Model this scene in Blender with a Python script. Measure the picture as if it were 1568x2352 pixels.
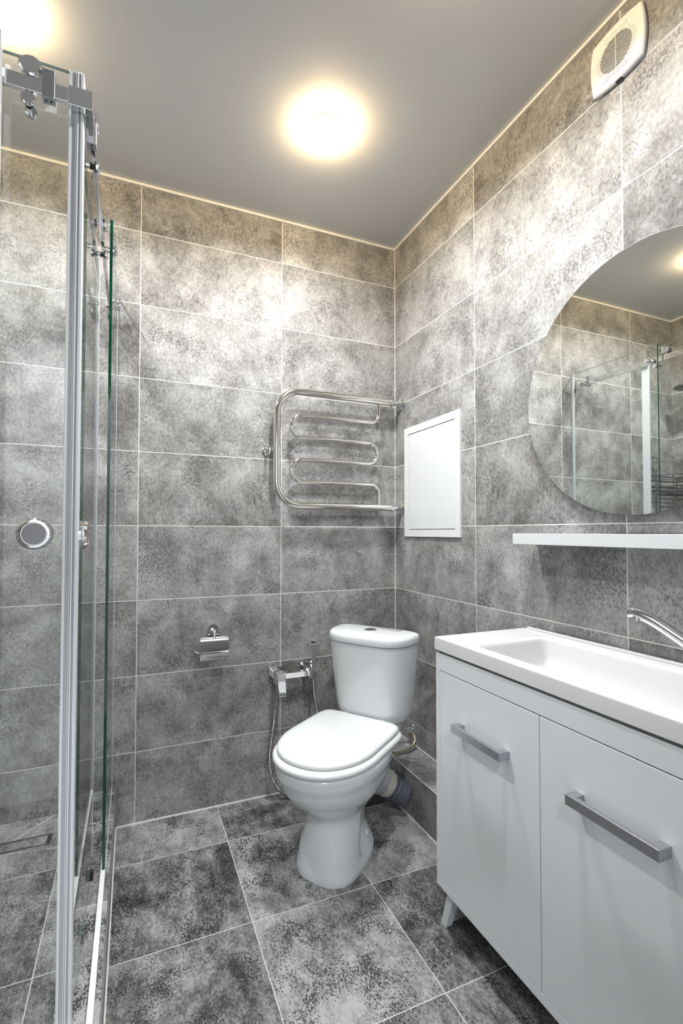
import bpy, bmesh, math, random
import numpy as np
from mathutils import Vector, Matrix
random.seed(7)
for o in list(bpy.data.objects):
    bpy.data.objects.remove(o, do_unlink=True)
S = bpy.context.scene
COL = S.collection
PI = math.pi

# ------------------------------------------------------------------ camera
F_PX, YAW, PITCH, ROLL = 1091.24, 0.3892, 0.0242, 0.0016
CAM = Vector((-1.2126, -2.0720, 1.1668))
cam = bpy.data.cameras.new('camera')
cam.sensor_fit = 'VERTICAL'
cam.sensor_height = 36.0
cam.lens = F_PX * 36.0 / 2352.0
cam.shift_x = 30.6 / 2352.0
cam.shift_y = 19.4 / 2352.0
cam.clip_start = 0.02
co = bpy.data.objects.new('camera', cam)
COL.objects.link(co)
fw = Vector((math.sin(YAW) * math.cos(PITCH), math.cos(YAW) * math.cos(PITCH), math.sin(PITCH)))
rt = Vector((math.cos(YAW), -math.sin(YAW), 0))
up = rt.cross(fw)
r2 = math.cos(ROLL) * rt + math.sin(ROLL) * up
u2 = -math.sin(ROLL) * rt + math.cos(ROLL) * up
m3 = Matrix((r2, u2, -fw)).transposed()
co.matrix_world = Matrix.Translation(CAM) @ m3.to_4x4()
S.camera = co

# ------------------------------------------------------------------ world, exposure, light levels
w = bpy.data.worlds.new('world')
S.world = w
w.use_nodes = True
w.node_tree.nodes['Background'].inputs[0].default_value = (0.8, 0.85, 0.9, 1)
w.node_tree.nodes['Background'].inputs[1].default_value = 0.3
S.view_settings.view_transform = 'Standard'
S.view_settings.look = 'None'
S.view_settings.gamma = 1.0
S.view_settings.use_curve_mapping = False
S.view_settings.exposure = 0.25
LAMP_W = 12.0          # watts of each lamp's downward face
LAMP_COL = (0.94, 0.975, 1.0)
HALL_FILL_W = 42.0          # added fill light in the made-up hallway behind the camera
LAMP_SPREAD = math.radians(160)
RIM_E = 360.0           # emission of the warm diffuser rim
RIM_COL = (1.0, 0.71, 0.34)
CEIL = 2.60

# ------------------------------------------------------------------ materials
def new_mat(name):
    m = bpy.data.materials.new(name)
    m.use_nodes = True
    return m, m.node_tree, m.node_tree.nodes['Principled BSDF']

def pmat(name, col, rough=0.5, metal=0.0, spec=0.5, coat=0.0, noise=0.0, nscale=20.0, bump=0.0):
    m, nt, b = new_mat(name)
    b.inputs['Base Color'].default_value = (*col, 1)
    b.inputs['Roughness'].default_value = rough
    b.inputs['Metallic'].default_value = metal
    b.inputs['Specular IOR Level'].default_value = spec
    b.inputs['Coat Weight'].default_value = coat
    b.inputs['Coat Roughness'].default_value = 0.05
    if noise > 0 or bump > 0:
        tc = nt.nodes.new('ShaderNodeTexCoord')
        n = nt.nodes.new('ShaderNodeTexNoise')
        n.inputs['Scale'].default_value = nscale
        n.inputs['Detail'].default_value = 4
        nt.links.new(tc.outputs['Object'], n.inputs['Vector'])
        if noise > 0:
            r = nt.nodes.new('ShaderNodeValToRGB')
            r.color_ramp.elements[0].position = 0.3
            r.color_ramp.elements[1].position = 0.7
            r.color_ramp.elements[0].color = (*[c * (1 - noise) for c in col], 1)
            r.color_ramp.elements[1].color = (*[min(1, c * (1 + noise)) for c in col], 1)
            nt.links.new(n.outputs['Fac'], r.inputs['Fac'])
            nt.links.new(r.outputs['Color'], b.inputs['Base Color'])
        if bump > 0:
            bp = nt.nodes.new('ShaderNodeBump')
            bp.inputs['Strength'].default_value = bump
            bp.inputs['Distance'].default_value = 0.002
            nt.links.new(n.outputs['Fac'], bp.inputs['Height'])
            nt.links.new(bp.outputs['Normal'], b.inputs['Normal'])
    return m

def tile_mat(name, tw, th, stops, gaps=0.0015, big=(3.2, 3.2), fine=(46, 16), streak=(9, 3),
             wbig=0.55, wfine=0.35, wstreak=0.35, rough=0.55, spec=0.30, vary=0.06, grout=(0.72, 0.71, 0.69),
             speck=0.0, speck_lo=0.58, speck_hi=0.66, speck_col=(0.03, 0.03, 0.03), seed=0.0):
    """cement look tiles: UVs are metres measured from one grout crossing"""
    m, nt, b = new_mat(name)
    N, L = nt.nodes, nt.links
    def val(x, sock):
        if isinstance(x, (int, float)):
            sock.default_value = x
        else:
            L.new(x, sock)
    def M(op, a, bb=None, c=None):
        n = N.new('ShaderNodeMath'); n.operation = op
        val(a, n.inputs[0])
        if bb is not None: val(bb, n.inputs[1])
        if c is not None: val(c, n.inputs[2])
        return n.outputs[0]
    uv = N.new('ShaderNodeUVMap'); uv.uv_map = 'UVMap'
    sep = N.new('ShaderNodeSeparateXYZ'); L.new(uv.outputs[0], sep.inputs[0])
    U, V = sep.outputs[0], sep.outputs[1]
    us, vs = M('DIVIDE', U, tw), M('DIVIDE', V, th)
    iu, iv = M('FLOOR', us), M('FLOOR', vs)
    fu, fv = M('SUBTRACT', us, iu), M('SUBTRACT', vs, iv)
    du = M('MULTIPLY', M('MINIMUM', fu, M('SUBTRACT', 1.0, fu)), tw)
    dv = M('MULTIPLY', M('MINIMUM', fv, M('SUBTRACT', 1.0, fv)), th)
    d = M('MINIMUM', du, dv)
    groutmask = M('LESS_THAN', d, gaps)
    cell = N.new('ShaderNodeCombineXYZ'); L.new(M('ADD', iu, seed), cell.inputs[0]); L.new(iv, cell.inputs[1])
    wn = N.new('ShaderNodeTexWhiteNoise'); wn.noise_dimensions = '2D'; L.new(cell.outputs[0], wn.inputs['Vector'])
    off = N.new('ShaderNodeVectorMath'); off.operation = 'SCALE'; L.new(wn.outputs['Color'], off.inputs[0]); off.inputs['Scale'].default_value = 40
    pos = N.new('ShaderNodeVectorMath'); pos.operation = 'ADD'; L.new(uv.outputs[0], pos.inputs[0]); L.new(off.outputs[0], pos.inputs[1])
    def noise(scale2, detail, roughn, dist=0.0):
        mp = N.new('ShaderNodeMapping'); L.new(pos.outputs[0], mp.inputs['Vector'])
        mp.inputs['Scale'].default_value = (scale2[0], scale2[1], 1)
        n = N.new('ShaderNodeTexNoise'); n.inputs['Scale'].default_value = 1.0
        n.inputs['Detail'].default_value = detail; n.inputs['Roughness'].default_value = roughn
        n.inputs['Distortion'].default_value = dist
        L.new(mp.outputs[0], n.inputs['Vector'])
        return n.outputs['Fac']
    nb = noise(big, 5, 0.6, 0.6)
    nf = noise(fine, 5, 0.7)
    ns = noise(streak, 6, 0.65, 0.3)
    tot = wbig + wfine + wstreak
    v = M('ADD', M('ADD', M('MULTIPLY', nb, wbig / tot), M('MULTIPLY', nf, wfine / tot)), M('MULTIPLY', ns, wstreak / tot))
    v = M('ADD', v, M('MULTIPLY', M('SUBTRACT', wn.outputs['Value'], 0.5), vary))
    ramp = N.new('ShaderNodeValToRGB'); L.new(v, ramp.inputs['Fac'])
    els = ramp.color_ramp.elements
    while len(els) < len(stops): els.new(0.5)
    for e, (p, c) in zip(els, stops):
        e.position = p; e.color = (*c, 1)
    col = ramp.outputs['Color']
    if speck > 0:
        n2 = noise((fine[0] * 1.6, fine[1] * 1.6), 3, 0.6)
        n3 = noise((big[0] * 2.0, big[1] * 2.0), 4, 0.6)
        sm = N.new('ShaderNodeMapRange'); sm.clamp = True
        L.new(M('ADD', M('MULTIPLY', n2, 0.55), M('MULTIPLY', n3, 0.45)), sm.inputs['Value'])
        sm.inputs['From Min'].default_value = speck_lo; sm.inputs['From Max'].default_value = speck_hi
        mx0 = N.new('ShaderNodeMix'); mx0.data_type = 'RGBA'
        L.new(M('MULTIPLY', sm.outputs['Result'], speck), mx0.inputs['Factor'])
        L.new(col, mx0.inputs['A']); mx0.inputs['B'].default_value = (*speck_col, 1)
        col = mx0.outputs['Result']
    mx = N.new('ShaderNodeMix'); mx.data_type = 'RGBA'
    L.new(groutmask, mx.inputs['Factor']); L.new(col, mx.inputs['A'])
    mx.inputs['B'].default_value = (*grout, 1)
    L.new(mx.outputs['Result'], b.inputs['Base Color'])
    rr = M('ADD', rough, M('MULTIPLY', groutmask, 0.4))
    L.new(rr, b.inputs['Roughness'])
    b.inputs['Specular IOR Level'].default_value = spec
    bp = N.new('ShaderNodeBump'); bp.inputs['Strength'].default_value = 0.25; bp.inputs['Distance'].default_value = 0.001
    L.new(M('SUBTRACT', nf, M('MULTIPLY', groutmask, 0.8)), bp.inputs['Height'])
    L.new(bp.outputs['Normal'], b.inputs['Normal'])
    return m

WALL = tile_mat('wall_tile', 0.602, 0.302,
                [(0.36, (0.085, 0.082, 0.080)), (0.44, (0.19, 0.187, 0.184)), (0.515, (0.31, 0.308, 0.306)), (0.62, (0.50, 0.498, 0.496))],
                big=(3.0, 3.2), fine=(105, 70), streak=(11, 8), wbig=.48, wfine=.44, wstreak=.44,
                rough=0.52, spec=0.32, vary=0.05,
                speck=0.60, speck_lo=0.545, speck_hi=0.60, speck_col=(0.060, 0.057, 0.055))
FLOOR = tile_mat('floor_tile', 0.402, 0.4005,
                 [(0.37, (0.026, 0.025, 0.025)), (0.44, (0.105, 0.103, 0.102)), (0.505, (0.235, 0.233, 0.231)), (0.585, (0.39, 0.386, 0.382))],
                 big=(4.5, 4.5), fine=(150, 95), streak=(24, 11), wbig=0.55, wfine=0.42, wstreak=0.42, rough=0.42, spec=0.32, vary=0.12,
                 speck=0.85, speck_lo=0.535, speck_hi=0.575, speck_col=(0.016, 0.016, 0.016), grout=(0.55, 0.55, 0.55), gaps=0.0013, seed=136.0)
CEILM = pmat('satin_ceiling', (0.60, 0.605, 0.615), rough=0.30, spec=0.5)
GROUT = pmat('white_caulk', (0.80, 0.79, 0.76), rough=0.6, noise=0.06, nscale=40)
WHITE = pmat('white_lacquer', (0.74, 0.765, 0.79), rough=0.32, spec=0.45, noise=0.01, nscale=3)
STONE = pmat('cast_basin', (0.72, 0.725, 0.73), rough=0.22, spec=0.5, noise=0.008, nscale=4)
CERAM = pmat('ceramic', (0.75, 0.775, 0.80), rough=0.10, spec=0.5, coat=0.4, noise=0.006, nscale=4)
SEATM = pmat('seat_plastic', (0.76, 0.775, 0.785), rough=0.2, spec=0.5, noise=0.006, nscale=5)
PLAST = pmat('white_plastic', (0.78, 0.78, 0.785), rough=0.35, spec=0.4, noise=0.01, nscale=8)
CHROME = pmat('chrome', (0.82, 0.82, 0.83), rough=0.06, metal=1.0, noise=0.01, nscale=30)
STEEL = pmat('polished_steel', (0.80, 0.78, 0.75), rough=0.09, metal=1.0, noise=0.015, nscale=30)
GAPG = pmat('grey_gap', (0.22, 0.225, 0.23), rough=0.6, noise=0.03, nscale=20)
KNOBF = pmat('knob_face_metal', (0.20, 0.20, 0.205), rough=0.35, metal=0.9, noise=0.03, nscale=60)
ALU = pmat('anodised_aluminium', (0.44, 0.45, 0.48), rough=0.36, metal=0.9, noise=0.02, nscale=60)
SEAL = pmat('clear_white_seal', (0.74, 0.77, 0.80), rough=0.25, spec=0.5, noise=0.01, nscale=12)
SEALG = pmat('grey_seal_core', (0.46, 0.49, 0.52), rough=0.35, spec=0.5, noise=0.02, nscale=12)
BLACK = pmat('black_rubber', (0.015, 0.015, 0.016), rough=0.5, noise=0.1, nscale=50)
GREYPIPE = pmat('grey_sewer_plastic', (0.085, 0.095, 0.12), rough=0.4, noise=0.08, nscale=25)
CREAM = pmat('cream_pan_connector', (0.60, 0.60, 0.54), rough=0.5, noise=0.06, nscale=25)
GAPM = pmat('dark_gap', (0.05, 0.05, 0.055), rough=0.7, noise=0.05, nscale=20)
DUCT = pmat('fan_duct', (0.11, 0.095, 0.07), rough=0.6, noise=0.15, nscale=25)
BRAID = pmat('braided_hose', (0.42, 0.37, 0.28), rough=0.35, metal=0.8, noise=0.25, nscale=260)
WIRE = pmat('dark_wire', (0.12, 0.12, 0.125), rough=0.3, metal=0.8, noise=0.05, nscale=60)
BUTTON = pmat('satin_button', (0.35, 0.36, 0.36), rough=0.25, metal=1.0, noise=0.03, nscale=80)

def hose_mat():
    m, nt, b = new_mat('ribbed_chrome_hose')
    b.inputs['Metallic'].default_value = 1
    b.inputs['Roughness'].default_value = 0.15
    uv = nt.nodes.new('ShaderNodeUVMap')
    wv = nt.nodes.new('ShaderNodeTexWave'); wv.bands_direction = 'Y'
    wv.inputs['Scale'].default_value = 62
    nt.links.new(uv.outputs[0], wv.inputs['Vector'])
    r = nt.nodes.new('ShaderNodeValToRGB')
    r.color_ramp.elements[0].color = (0.05, 0.05, 0.05, 1); r.color_ramp.elements[0].position = 0.25
    r.color_ramp.elements[1].color = (0.85, 0.85, 0.86, 1); r.color_ramp.elements[1].position = 0.6
    nt.links.new(wv.outputs['Fac'], r.inputs['Fac'])
    nt.links.new(r.outputs['Color'], b.inputs['Base Color'])
    bp = nt.nodes.new('ShaderNodeBump'); bp.inputs['Distance'].default_value = 0.002
    nt.links.new(wv.outputs['Fac'], bp.inputs['Height']); nt.links.new(bp.outputs['Normal'], b.inputs['Normal'])
    return m
HOSE = hose_mat()

def glass_mat():
    m = bpy.data.materials.new('shower_glass'); m.use_nodes = True
    nt = m.node_tree; nt.nodes.clear()
    out = nt.nodes.new('ShaderNodeOutputMaterial')
    tr = nt.nodes.new('ShaderNodeBsdfTransparent'); tr.inputs[0].default_value = (0.975, 0.988, 0.982, 1)
    gl = nt.nodes.new('ShaderNodeBsdfGlossy'); gl.inputs['Roughness'].default_value = 0.0
    fr = nt.nodes.new('ShaderNodeFresnel'); fr.inputs['IOR'].default_value = 1.5
    # both faces of the pane share one constant IOR, so the inside face never mirrors totally
    geo = nt.nodes.new('ShaderNodeNewGeometry')
    mm = nt.nodes.new('ShaderNodeMath'); mm.operation = 'SUBTRACT'; mm.inputs[0].default_value = 1
    nt.links.new(geo.outputs['Backfacing'], mm.inputs[1])
    mu = nt.nodes.new('ShaderNodeMath'); mu.operation = 'MULTIPLY'
    num = nt.nodes.new('ShaderNodeMath'); num.operation = 'MULTIPLY'; num.inputs[1].default_value = 2.0
    den = nt.nodes.new('ShaderNodeMath'); den.operation = 'ADD'; den.inputs[1].default_value = 1.0
    div = nt.nodes.new('ShaderNodeMath'); div.operation = 'DIVIDE'
    nt.links.new(fr.outputs[0], num.inputs[0]); nt.links.new(fr.outputs[0], den.inputs[0])
    nt.links.new(num.outputs[0], div.inputs[0]); nt.links.new(den.outputs[0], div.inputs[1])
    nt.links.new(div.outputs[0], mu.inputs[0]); nt.links.new(mm.outputs[0], mu.inputs[1])
    mix = nt.nodes.new('ShaderNodeMixShader')
    nt.links.new(mu.outputs[0], mix.inputs[0]); nt.links.new(tr.outputs[0], mix.inputs[1]); nt.links.new(gl.outputs[0], mix.inputs[2])
    nt.links.new(mix.outputs[0], out.inputs[0])
    return m
GLASS = glass_mat()
GEDGE = pmat('green_glass_edge', (0.002, 0.055, 0.032), rough=0.08, spec=0.4, noise=0.2, nscale=6)

GTOP = pmat('pale_glass_top_edge', (0.30, 0.37, 0.34), rough=0.15, spec=0.4, noise=0.05, nscale=6)

def emit_mat(name, col, e):
    m = bpy.data.materials.new(name); m.use_nodes = True
    nt = m.node_tree; nt.nodes.clear()
    out = nt.nodes.new('ShaderNodeOutputMaterial'); em = nt.nodes.new('ShaderNodeEmission')
    em.inputs[0].default_value = (*col, 1); em.inputs[1].default_value = e
    nt.links.new(em.outputs[0], out.inputs[0])
    return m
RIM = emit_mat('lamp_rim_glow', RIM_COL, RIM_E)
FACE = emit_mat('lamp_face_glow', LAMP_COL, 60.0)

def mirror_mat():
    m, nt, b = new_mat('mirror_silver')
    b.inputs['Base Color'].default_value = (0.86, 0.88, 0.86, 1)
    b.inputs['Metallic'].default_value = 1
    b.inputs['Roughness'].default_value = 0.0
    return m
MIRROR = mirror_mat()

# ------------------------------------------------------------------ helpers
def tag(o, label=None, cat=None, group=None, kind=None):
    if label: o['label'] = label
    if cat: o['category'] = cat
    if group: o['group'] = group
    if kind: o['kind'] = kind
    return o

def thing(name, label, cat, loc=(0, 0, 0), rz=0.0, group=None):
    o = bpy.data.objects.new(name, None); COL.objects.link(o)
    o.location = loc; o.rotation_euler = (0, 0, rz); o.empty_display_size = 0.05
    return tag(o, label, cat, group)

def obj(name, bm, mats, parent=None, smooth=True, bevel=0.0, seg=2, angle=40, world=True):
    """link a bmesh as ONE object; geometry is in world space unless world=False (then local to the parent)"""
    me = bpy.data.meshes.new(name)
    bmesh.ops.recalc_face_normals(bm, faces=bm.faces)
    bm.to_mesh(me); bm.free()
    if not isinstance(mats, (list, tuple)): mats = [mats]
    for m in mats: me.materials.append(m)
    o = bpy.data.objects.new(name, me); COL.objects.link(o)
    if parent is not None:
        o.parent = parent
        if world:
            root = parent; M = Matrix.Identity(4)
            while root is not None:
                M = Matrix.LocRotScale(root.location, root.rotation_euler, root.scale) @ M
                root = root.parent
            me.transform(M.inverted())
    if smooth:
        for p in me.polygons: p.use_smooth = True
        try: me.set_sharp_from_angle(angle=math.radians(angle))
        except Exception: pass
    if bevel > 0:
        bv = o.modifiers.new('bevel', 'BEVEL'); bv.width = bevel; bv.segments = seg
        bv.limit_method = 'ANGLE'; bv.angle_limit = math.radians(35)
        bv.harden_normals = True
    return o

def struct(name, bm, mats, smooth=False, **k):
    o = obj(name, bm, mats, smooth=smooth, **k); o['kind'] = 'structure'; return o

def B(): return bmesh.new()

def box(bm, x0, x1, y0, y1, z0, z1, mat=0):
    vs = [bm.verts.new((x, y, z)) for z in (z0, z1) for y in (y0, y1) for x in (x0, x1)]
    fs = []
    for q in ((0, 2, 3, 1), (4, 5, 7, 6), (0, 1, 5, 4), (2, 6, 7, 3), (0, 4, 6, 2), (1, 3, 7, 5)):
        f = bm.faces.new([vs[i] for i in q]); f.material_index = mat; fs.append(f)
    return fs

def quad_uv(bm, pts, uvs, mat=0):
    lay = bm.loops.layers.uv.get('UVMap') or bm.loops.layers.uv.new('UVMap')
    f = bm.faces.new([bm.verts.new(p) for p in pts]); f.material_index = mat
    for l, t in zip(f.loops, uvs): l[lay].uv = t
    return f

def frames(pts):
    pts = [Vector(p) for p in pts]
    T = []
    for i in range(len(pts)):
        a = pts[max(i - 1, 0)]; b = pts[min(i + 1, len(pts) - 1)]
        T.append((b - a).normalized())
    n = T[0].orthogonal().normalized(); out = []
    for i, t in enumerate(T):
        n = (n - n.dot(t) * t)
        n = n.normalized() if n.length > 1e-6 else t.orthogonal().normalized()
        out.append((pts[i], t, n, t.cross(n)))
    return out

def tube(bm, pts, r, seg=16, caps=True, mat=0):
    """round tube along a polyline; r may be a number or a list"""
    lay = bm.loops.layers.uv.get('UVMap') or bm.loops.layers.uv.new('UVMap')
    fr = frames(pts); rings = []; L = 0; ls = []
    for i, (p, t, n, b) in enumerate(fr):
        if i: L += (p - fr[i - 1][0]).length
        ls.append(L)
        rr = r[i] if isinstance(r, (list, tuple)) else r
        rings.append([bm.verts.new(p + rr * (math.cos(2 * PI * k / seg) * n + math.sin(2 * PI * k / seg) * b)) for k in range(seg)])
    for i in range(len(rings) - 1):
        for k in range(seg):
            f = bm.faces.new((rings[i][k], rings[i][(k + 1) % seg], rings[i + 1][(k + 1) % seg], rings[i + 1][k]))
            f.material_index = mat
            for l, t in zip(f.loops, ((k / seg, ls[i]), ((k + 1) / seg, ls[i]), ((k + 1) / seg, ls[i + 1]), (k / seg, ls[i + 1]))): l[lay].uv = t
    if caps:
        for R in (rings[0], rings[-1]):
            f = bm.faces.new(R); f.material_index = mat
    return rings

def cyl(bm, p0, p1, r, seg=32, mat=0):
    return tube(bm, [p0, p1], r, seg=seg, mat=mat)

def lathe(bm, p0, axis, prof, seg=40, mat=0, caps=True):
    """prof: (distance along axis, radius)"""
    axis = Vector(axis).normalized(); p0 = Vector(p0)
    n = axis.orthogonal().normalized(); b = axis.cross(n); rings = []
    for d, r in prof:
        if r < 1e-6: rings.append([bm.verts.new(p0 + d * axis)])
        else: rings.append([bm.verts.new(p0 + d * axis + r * (math.cos(2 * PI * k / seg) * n + math.sin(2 * PI * k / seg) * b)) for k in range(seg)])
    for A, C in zip(rings[:-1], rings[1:]):
        for k in range(seg):
            k2 = (k + 1) % seg
            if len(A) == 1 and len(C) == 1: continue
            if len(A) == 1: f = bm.faces.new((A[0], C[k2], C[k]))
            elif len(C) == 1: f = bm.faces.new((A[k], A[k2], C[0]))
            else: f = bm.faces.new((A[k], A[k2], C[k2], C[k]))
            f.material_index = mat
    for R in (rings[0], rings[-1]) if caps else ():
        if len(R) > 1:
            f = bm.faces.new(R); f.material_index = mat

def loft(bm, rings, mat=0, cap0=True, cap1=True):
    R = [[bm.verts.new(p) for p in r] for r in rings]
    n = len(R[0])
    for A, C in zip(R[:-1], R[1:]):
        for k in range(n):
            f = bm.faces.new((A[k], A[(k + 1) % n], C[(k + 1) % n], C[k])); f.material_index = mat
    if cap0: bm.faces.new(R[0]).material_index = mat
    if cap1: bm.faces.new(R[-1]).material_index = mat
    return R

def arc(c, r, a0, a1, u, v, n=10):
    c, u, v = Vector(c), Vector(u), Vector(v)
    return [c + r * (math.cos(a0 + (a1 - a0) * i / n) * u + math.sin(a0 + (a1 - a0) * i / n) * v) for i in range(n + 1)]

def fillet(pts, r, n=8):
    """polyline with rounded corners; r is one radius or one per inner corner"""
    pts = [Vector(p) for p in pts]; out = [pts[0]]
    for i in range(1, len(pts) - 1):
        rr = r[i - 1] if isinstance(r, (list, tuple)) else r
        a, p, b = pts[i - 1], pts[i], pts[i + 1]
        d0, d1 = (a - p).normalized(), (b - p).normalized()
        ang = d0.angle(d1)
        if rr < 1e-5 or abs(ang - PI) < 1e-3: out.append(p); continue
        L = rr / math.tan(ang / 2)
        c = p + (d0 + d1).normalized() * (rr / math.sin(ang / 2))
        s, e = p + d0 * L - c, p + d1 * L - c
        tot = s.angle(e); ax = s.cross(e).normalized()
        for k in range(n + 1):
            out.append(c + Matrix.Rotation(tot * k / n, 3, ax) @ s)
    out.append(pts[-1]); return out

def smooth_path(pts, n=10):
    """Catmull-Rom through the points"""
    P = [Vector(p) for p in pts]; P = [2 * P[0] - P[1]] + P + [2 * P[-1] - P[-2]]; out = []
    for i in range(1, len(P) - 2):
        for k in range(n):
            t = k / n; a, b, c, d = P[i - 1], P[i], P[i + 1], P[i + 2]
            out.append(0.5 * ((2 * b) + (c - a) * t + (2 * a - 5 * b + 4 * c - d) * t * t + (3 * b - a - 3 * c + d) * t ** 3))
    out.append(P[-2]); return out

def interp(table, n):
    """resample rows of numbers (first column = key) smoothly"""
    T = np.array(table, float); x = T[:, 0]; m = np.gradient(T, x, axis=0)
    xs = np.linspace(x[0], x[-1], n); out = []
    for v in xs:
        i = min(max(np.searchsorted(x, v) - 1, 0), len(x) - 2); h = x[i + 1] - x[i]; t = (v - x[i]) / h
        out.append((1 + 2 * t) * (1 - t) ** 2 * T[i] + t * (1 - t) ** 2 * h * m[i] + t * t * (3 - 2 * t) * T[i + 1] + t * t * (t - 1) * h * m[i + 1])
    return out

def sstep(a, b, x):
    t = min(max((x - a) / (b - a), 0), 1); return t * t * (3 - 2 * t)

# ------------------------------------------------------------------ room shell
XL, YF = -2.20, -2.30      # left wall, wall behind the camera
SX, SY, SZ = -1.265, -1.045, 0.10   # shower tray corner and floor height

def wall_uv(name, pts, uvs):
    bm = B(); quad_uv(bm, pts, uvs); return struct(name, bm, WALL)
zv = lambda z: z - 1.191
wall_uv('wall_back', [(XL, 0, 0), (0, 0, 0), (0, 0, CEIL), (XL, 0, CEIL)],
        [(XL + .593, zv(0)), (.593, zv(0)), (.593, zv(CEIL)), (XL + .593, zv(CEIL))])
wall_uv('wall_right', [(0, 0, 0), (0, YF, 0), (0, YF, CEIL), (0, 0, CEIL)],
        [(.603, zv(0)), (YF + .603, zv(0)), (YF + .603, zv(CEIL)), (.603, zv(CEIL))])
wall_uv('wall_left', [(XL, YF, 0), (XL, 0, 0), (XL, 0, CEIL), (XL, YF, CEIL)],
        [(YF + .40, zv(0)), (.40, zv(0)), (.40, zv(CEIL)), (YF + .40, zv(CEIL))])
DX_0, DX_1, DZ_ = -1.75, -0.95, 2.05        # doorway added behind the camera to let fill light in
bm = B()
for x0, x1, z0, z1 in ((XL, DX_0, 0, CEIL), (DX_1, 0, 0, CEIL), (DX_0, DX_1, DZ_, CEIL)):
    quad_uv(bm, [(x1, YF, z0), (x0, YF, z0), (x0, YF, z1), (x1, YF, z1)], [(x1 + .2, zv(z0)), (x0 + .2, zv(z0)), (x0 + .2, zv(z1)), (x1 + .2, zv(z1))])
struct('wall_front', bm, WALL)
bm = B(); quad_uv(bm, [(XL, YF, 0), (0, YF, 0), (0, 0, 0), (XL, 0, 0)],
                  [(XL + .87, YF + .245), (.87, YF + .245), (.87, .245), (XL + .87, .245)])
struct('floor', bm, FLOOR)
bm = B(); quad_uv(bm, [(XL, 0, CEIL), (0, 0, CEIL), (0, YF, CEIL), (XL, YF, CEIL)], [(0, 0)] * 4)
struct('ceiling', bm, CEILM)
# unseen casing and hallway, added to bring fill light to the lower room
bm = B(); box(bm, DX_0 - .07, DX_0, YF - .1, YF + .014, 0, DZ_ + .07); box(bm, DX_1, DX_1 + .07, YF - .1, YF + .014, 0, DZ_ + .07); box(bm, DX_0, DX_1, YF - .1, YF + .014, DZ_, DZ_ + .07)
struct('door_added_1', bm, WHITE, bevel=.004)
HY = YF - 1.3
bm = B()
quad_uv(bm, [(-2.6, HY, 0), (-.1, HY, 0), (-.1, HY, CEIL), (-2.6, HY, CEIL)], [(0, 0)] * 4)
quad_uv(bm, [(-2.6, HY, 0), (-2.6, YF - .1, 0), (-2.6, YF - .1, CEIL), (-2.6, HY, CEIL)], [(0, 0)] * 4)
quad_uv(bm, [(-.1, HY, 0), (-.1, YF - .1, 0), (-.1, YF - .1, CEIL), (-.1, HY, CEIL)], [(0, 0)] * 4)
for x0, x1, z0, z1 in ((-2.6, DX_0, 0, CEIL), (DX_1, -.1, 0, CEIL), (DX_0, DX_1, DZ_, CEIL)):
    quad_uv(bm, [(x1, YF - .1, z0), (x0, YF - .1, z0), (x0, YF - .1, z1), (x1, YF - .1, z1)], [(0, 0)] * 4)
quad_uv(bm, [(-2.6, HY, CEIL), (-.1, HY, CEIL), (-.1, YF - .1, CEIL), (-2.6, YF - .1, CEIL)], [(0, 0)] * 4)
struct('wall_added_hallway', bm, PLAST)
bm = B(); quad_uv(bm, [(-2.6, HY, 0), (-.1, HY, 0), (-.1, YF, 0), (-2.6, YF, 0)], [(0, 0)] * 4)
struct('floor_added_hallway', bm, PLAST)
hl = bpy.data.lights.new('hallway_fill', 'AREA'); hl.shape = 'DISK'; hl.size = .35; hl.energy = HALL_FILL_W; hl.color = (0.93, 0.97, 1.0)  # unseen light, added to lift the lower walls and floor
ho = bpy.data.objects.new('hallway_fill', hl); COL.objects.link(ho); ho.location = (-1.35, YF - .72, CEIL - .02)
# pipe ledge along the right wall
LX, LZ = -0.150, 0.184
bm = B()
quad_uv(bm, [(LX, 0, 0), (LX, YF, 0), (LX, YF, LZ), (LX, 0, LZ)], [(.291, .1), (YF + .291, .1), (YF + .291, .284), (.291, .284)])
quad_uv(bm, [(LX, 0, LZ), (LX, YF, LZ), (0, YF, LZ), (0, 0, LZ)], [(.19, .05), (YF + .19, .05), (YF + .19, .2), (.19, .2)])
struct('trim_2', bm, WALL)
# caulk and corner lines
bm = B()
box(bm, XL, LX, -.004, 0, 0, .005)
struct('trim_3', bm, GROUT)
bm = B(); box(bm, LX - .005, LX, YF, 0, 0, .005); struct('trim_4', bm, GROUT)
bm = B(); box(bm, LX - .0008, LX + .0025, YF, 0, LZ - .0025, LZ + .0008); box(bm, -.003, 0, YF, 0, LZ, LZ + .003); struct('trim_5', bm, GROUT)
bm = B(); box(bm, -.0025, 0, -.0025, 0, LZ, CEIL - .012); struct('trim_6', bm, GROUT)
# stretch ceiling insert strips (white with a shadow gap)
def cornice(name, x0, x1, y0, y1, gx, gy):
    bm = B(); box(bm, x0, x1, y0, y1, CEIL - .011, CEIL - .005)
    box(bm, x0 + gx, x1 - gx if gx < 0 else x1, y0 + gy, y1, CEIL - .0045, CEIL - .0005)
    struct(name, bm, GROUT)
cornice('trim_7', XL, 0, -.007, 0, 0, 0)
cornice('trim_8', -.007, 0, YF, -.007, 0, 0)
cornice('trim_9', XL, XL + .007, YF, -.007, 0, 0)

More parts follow.
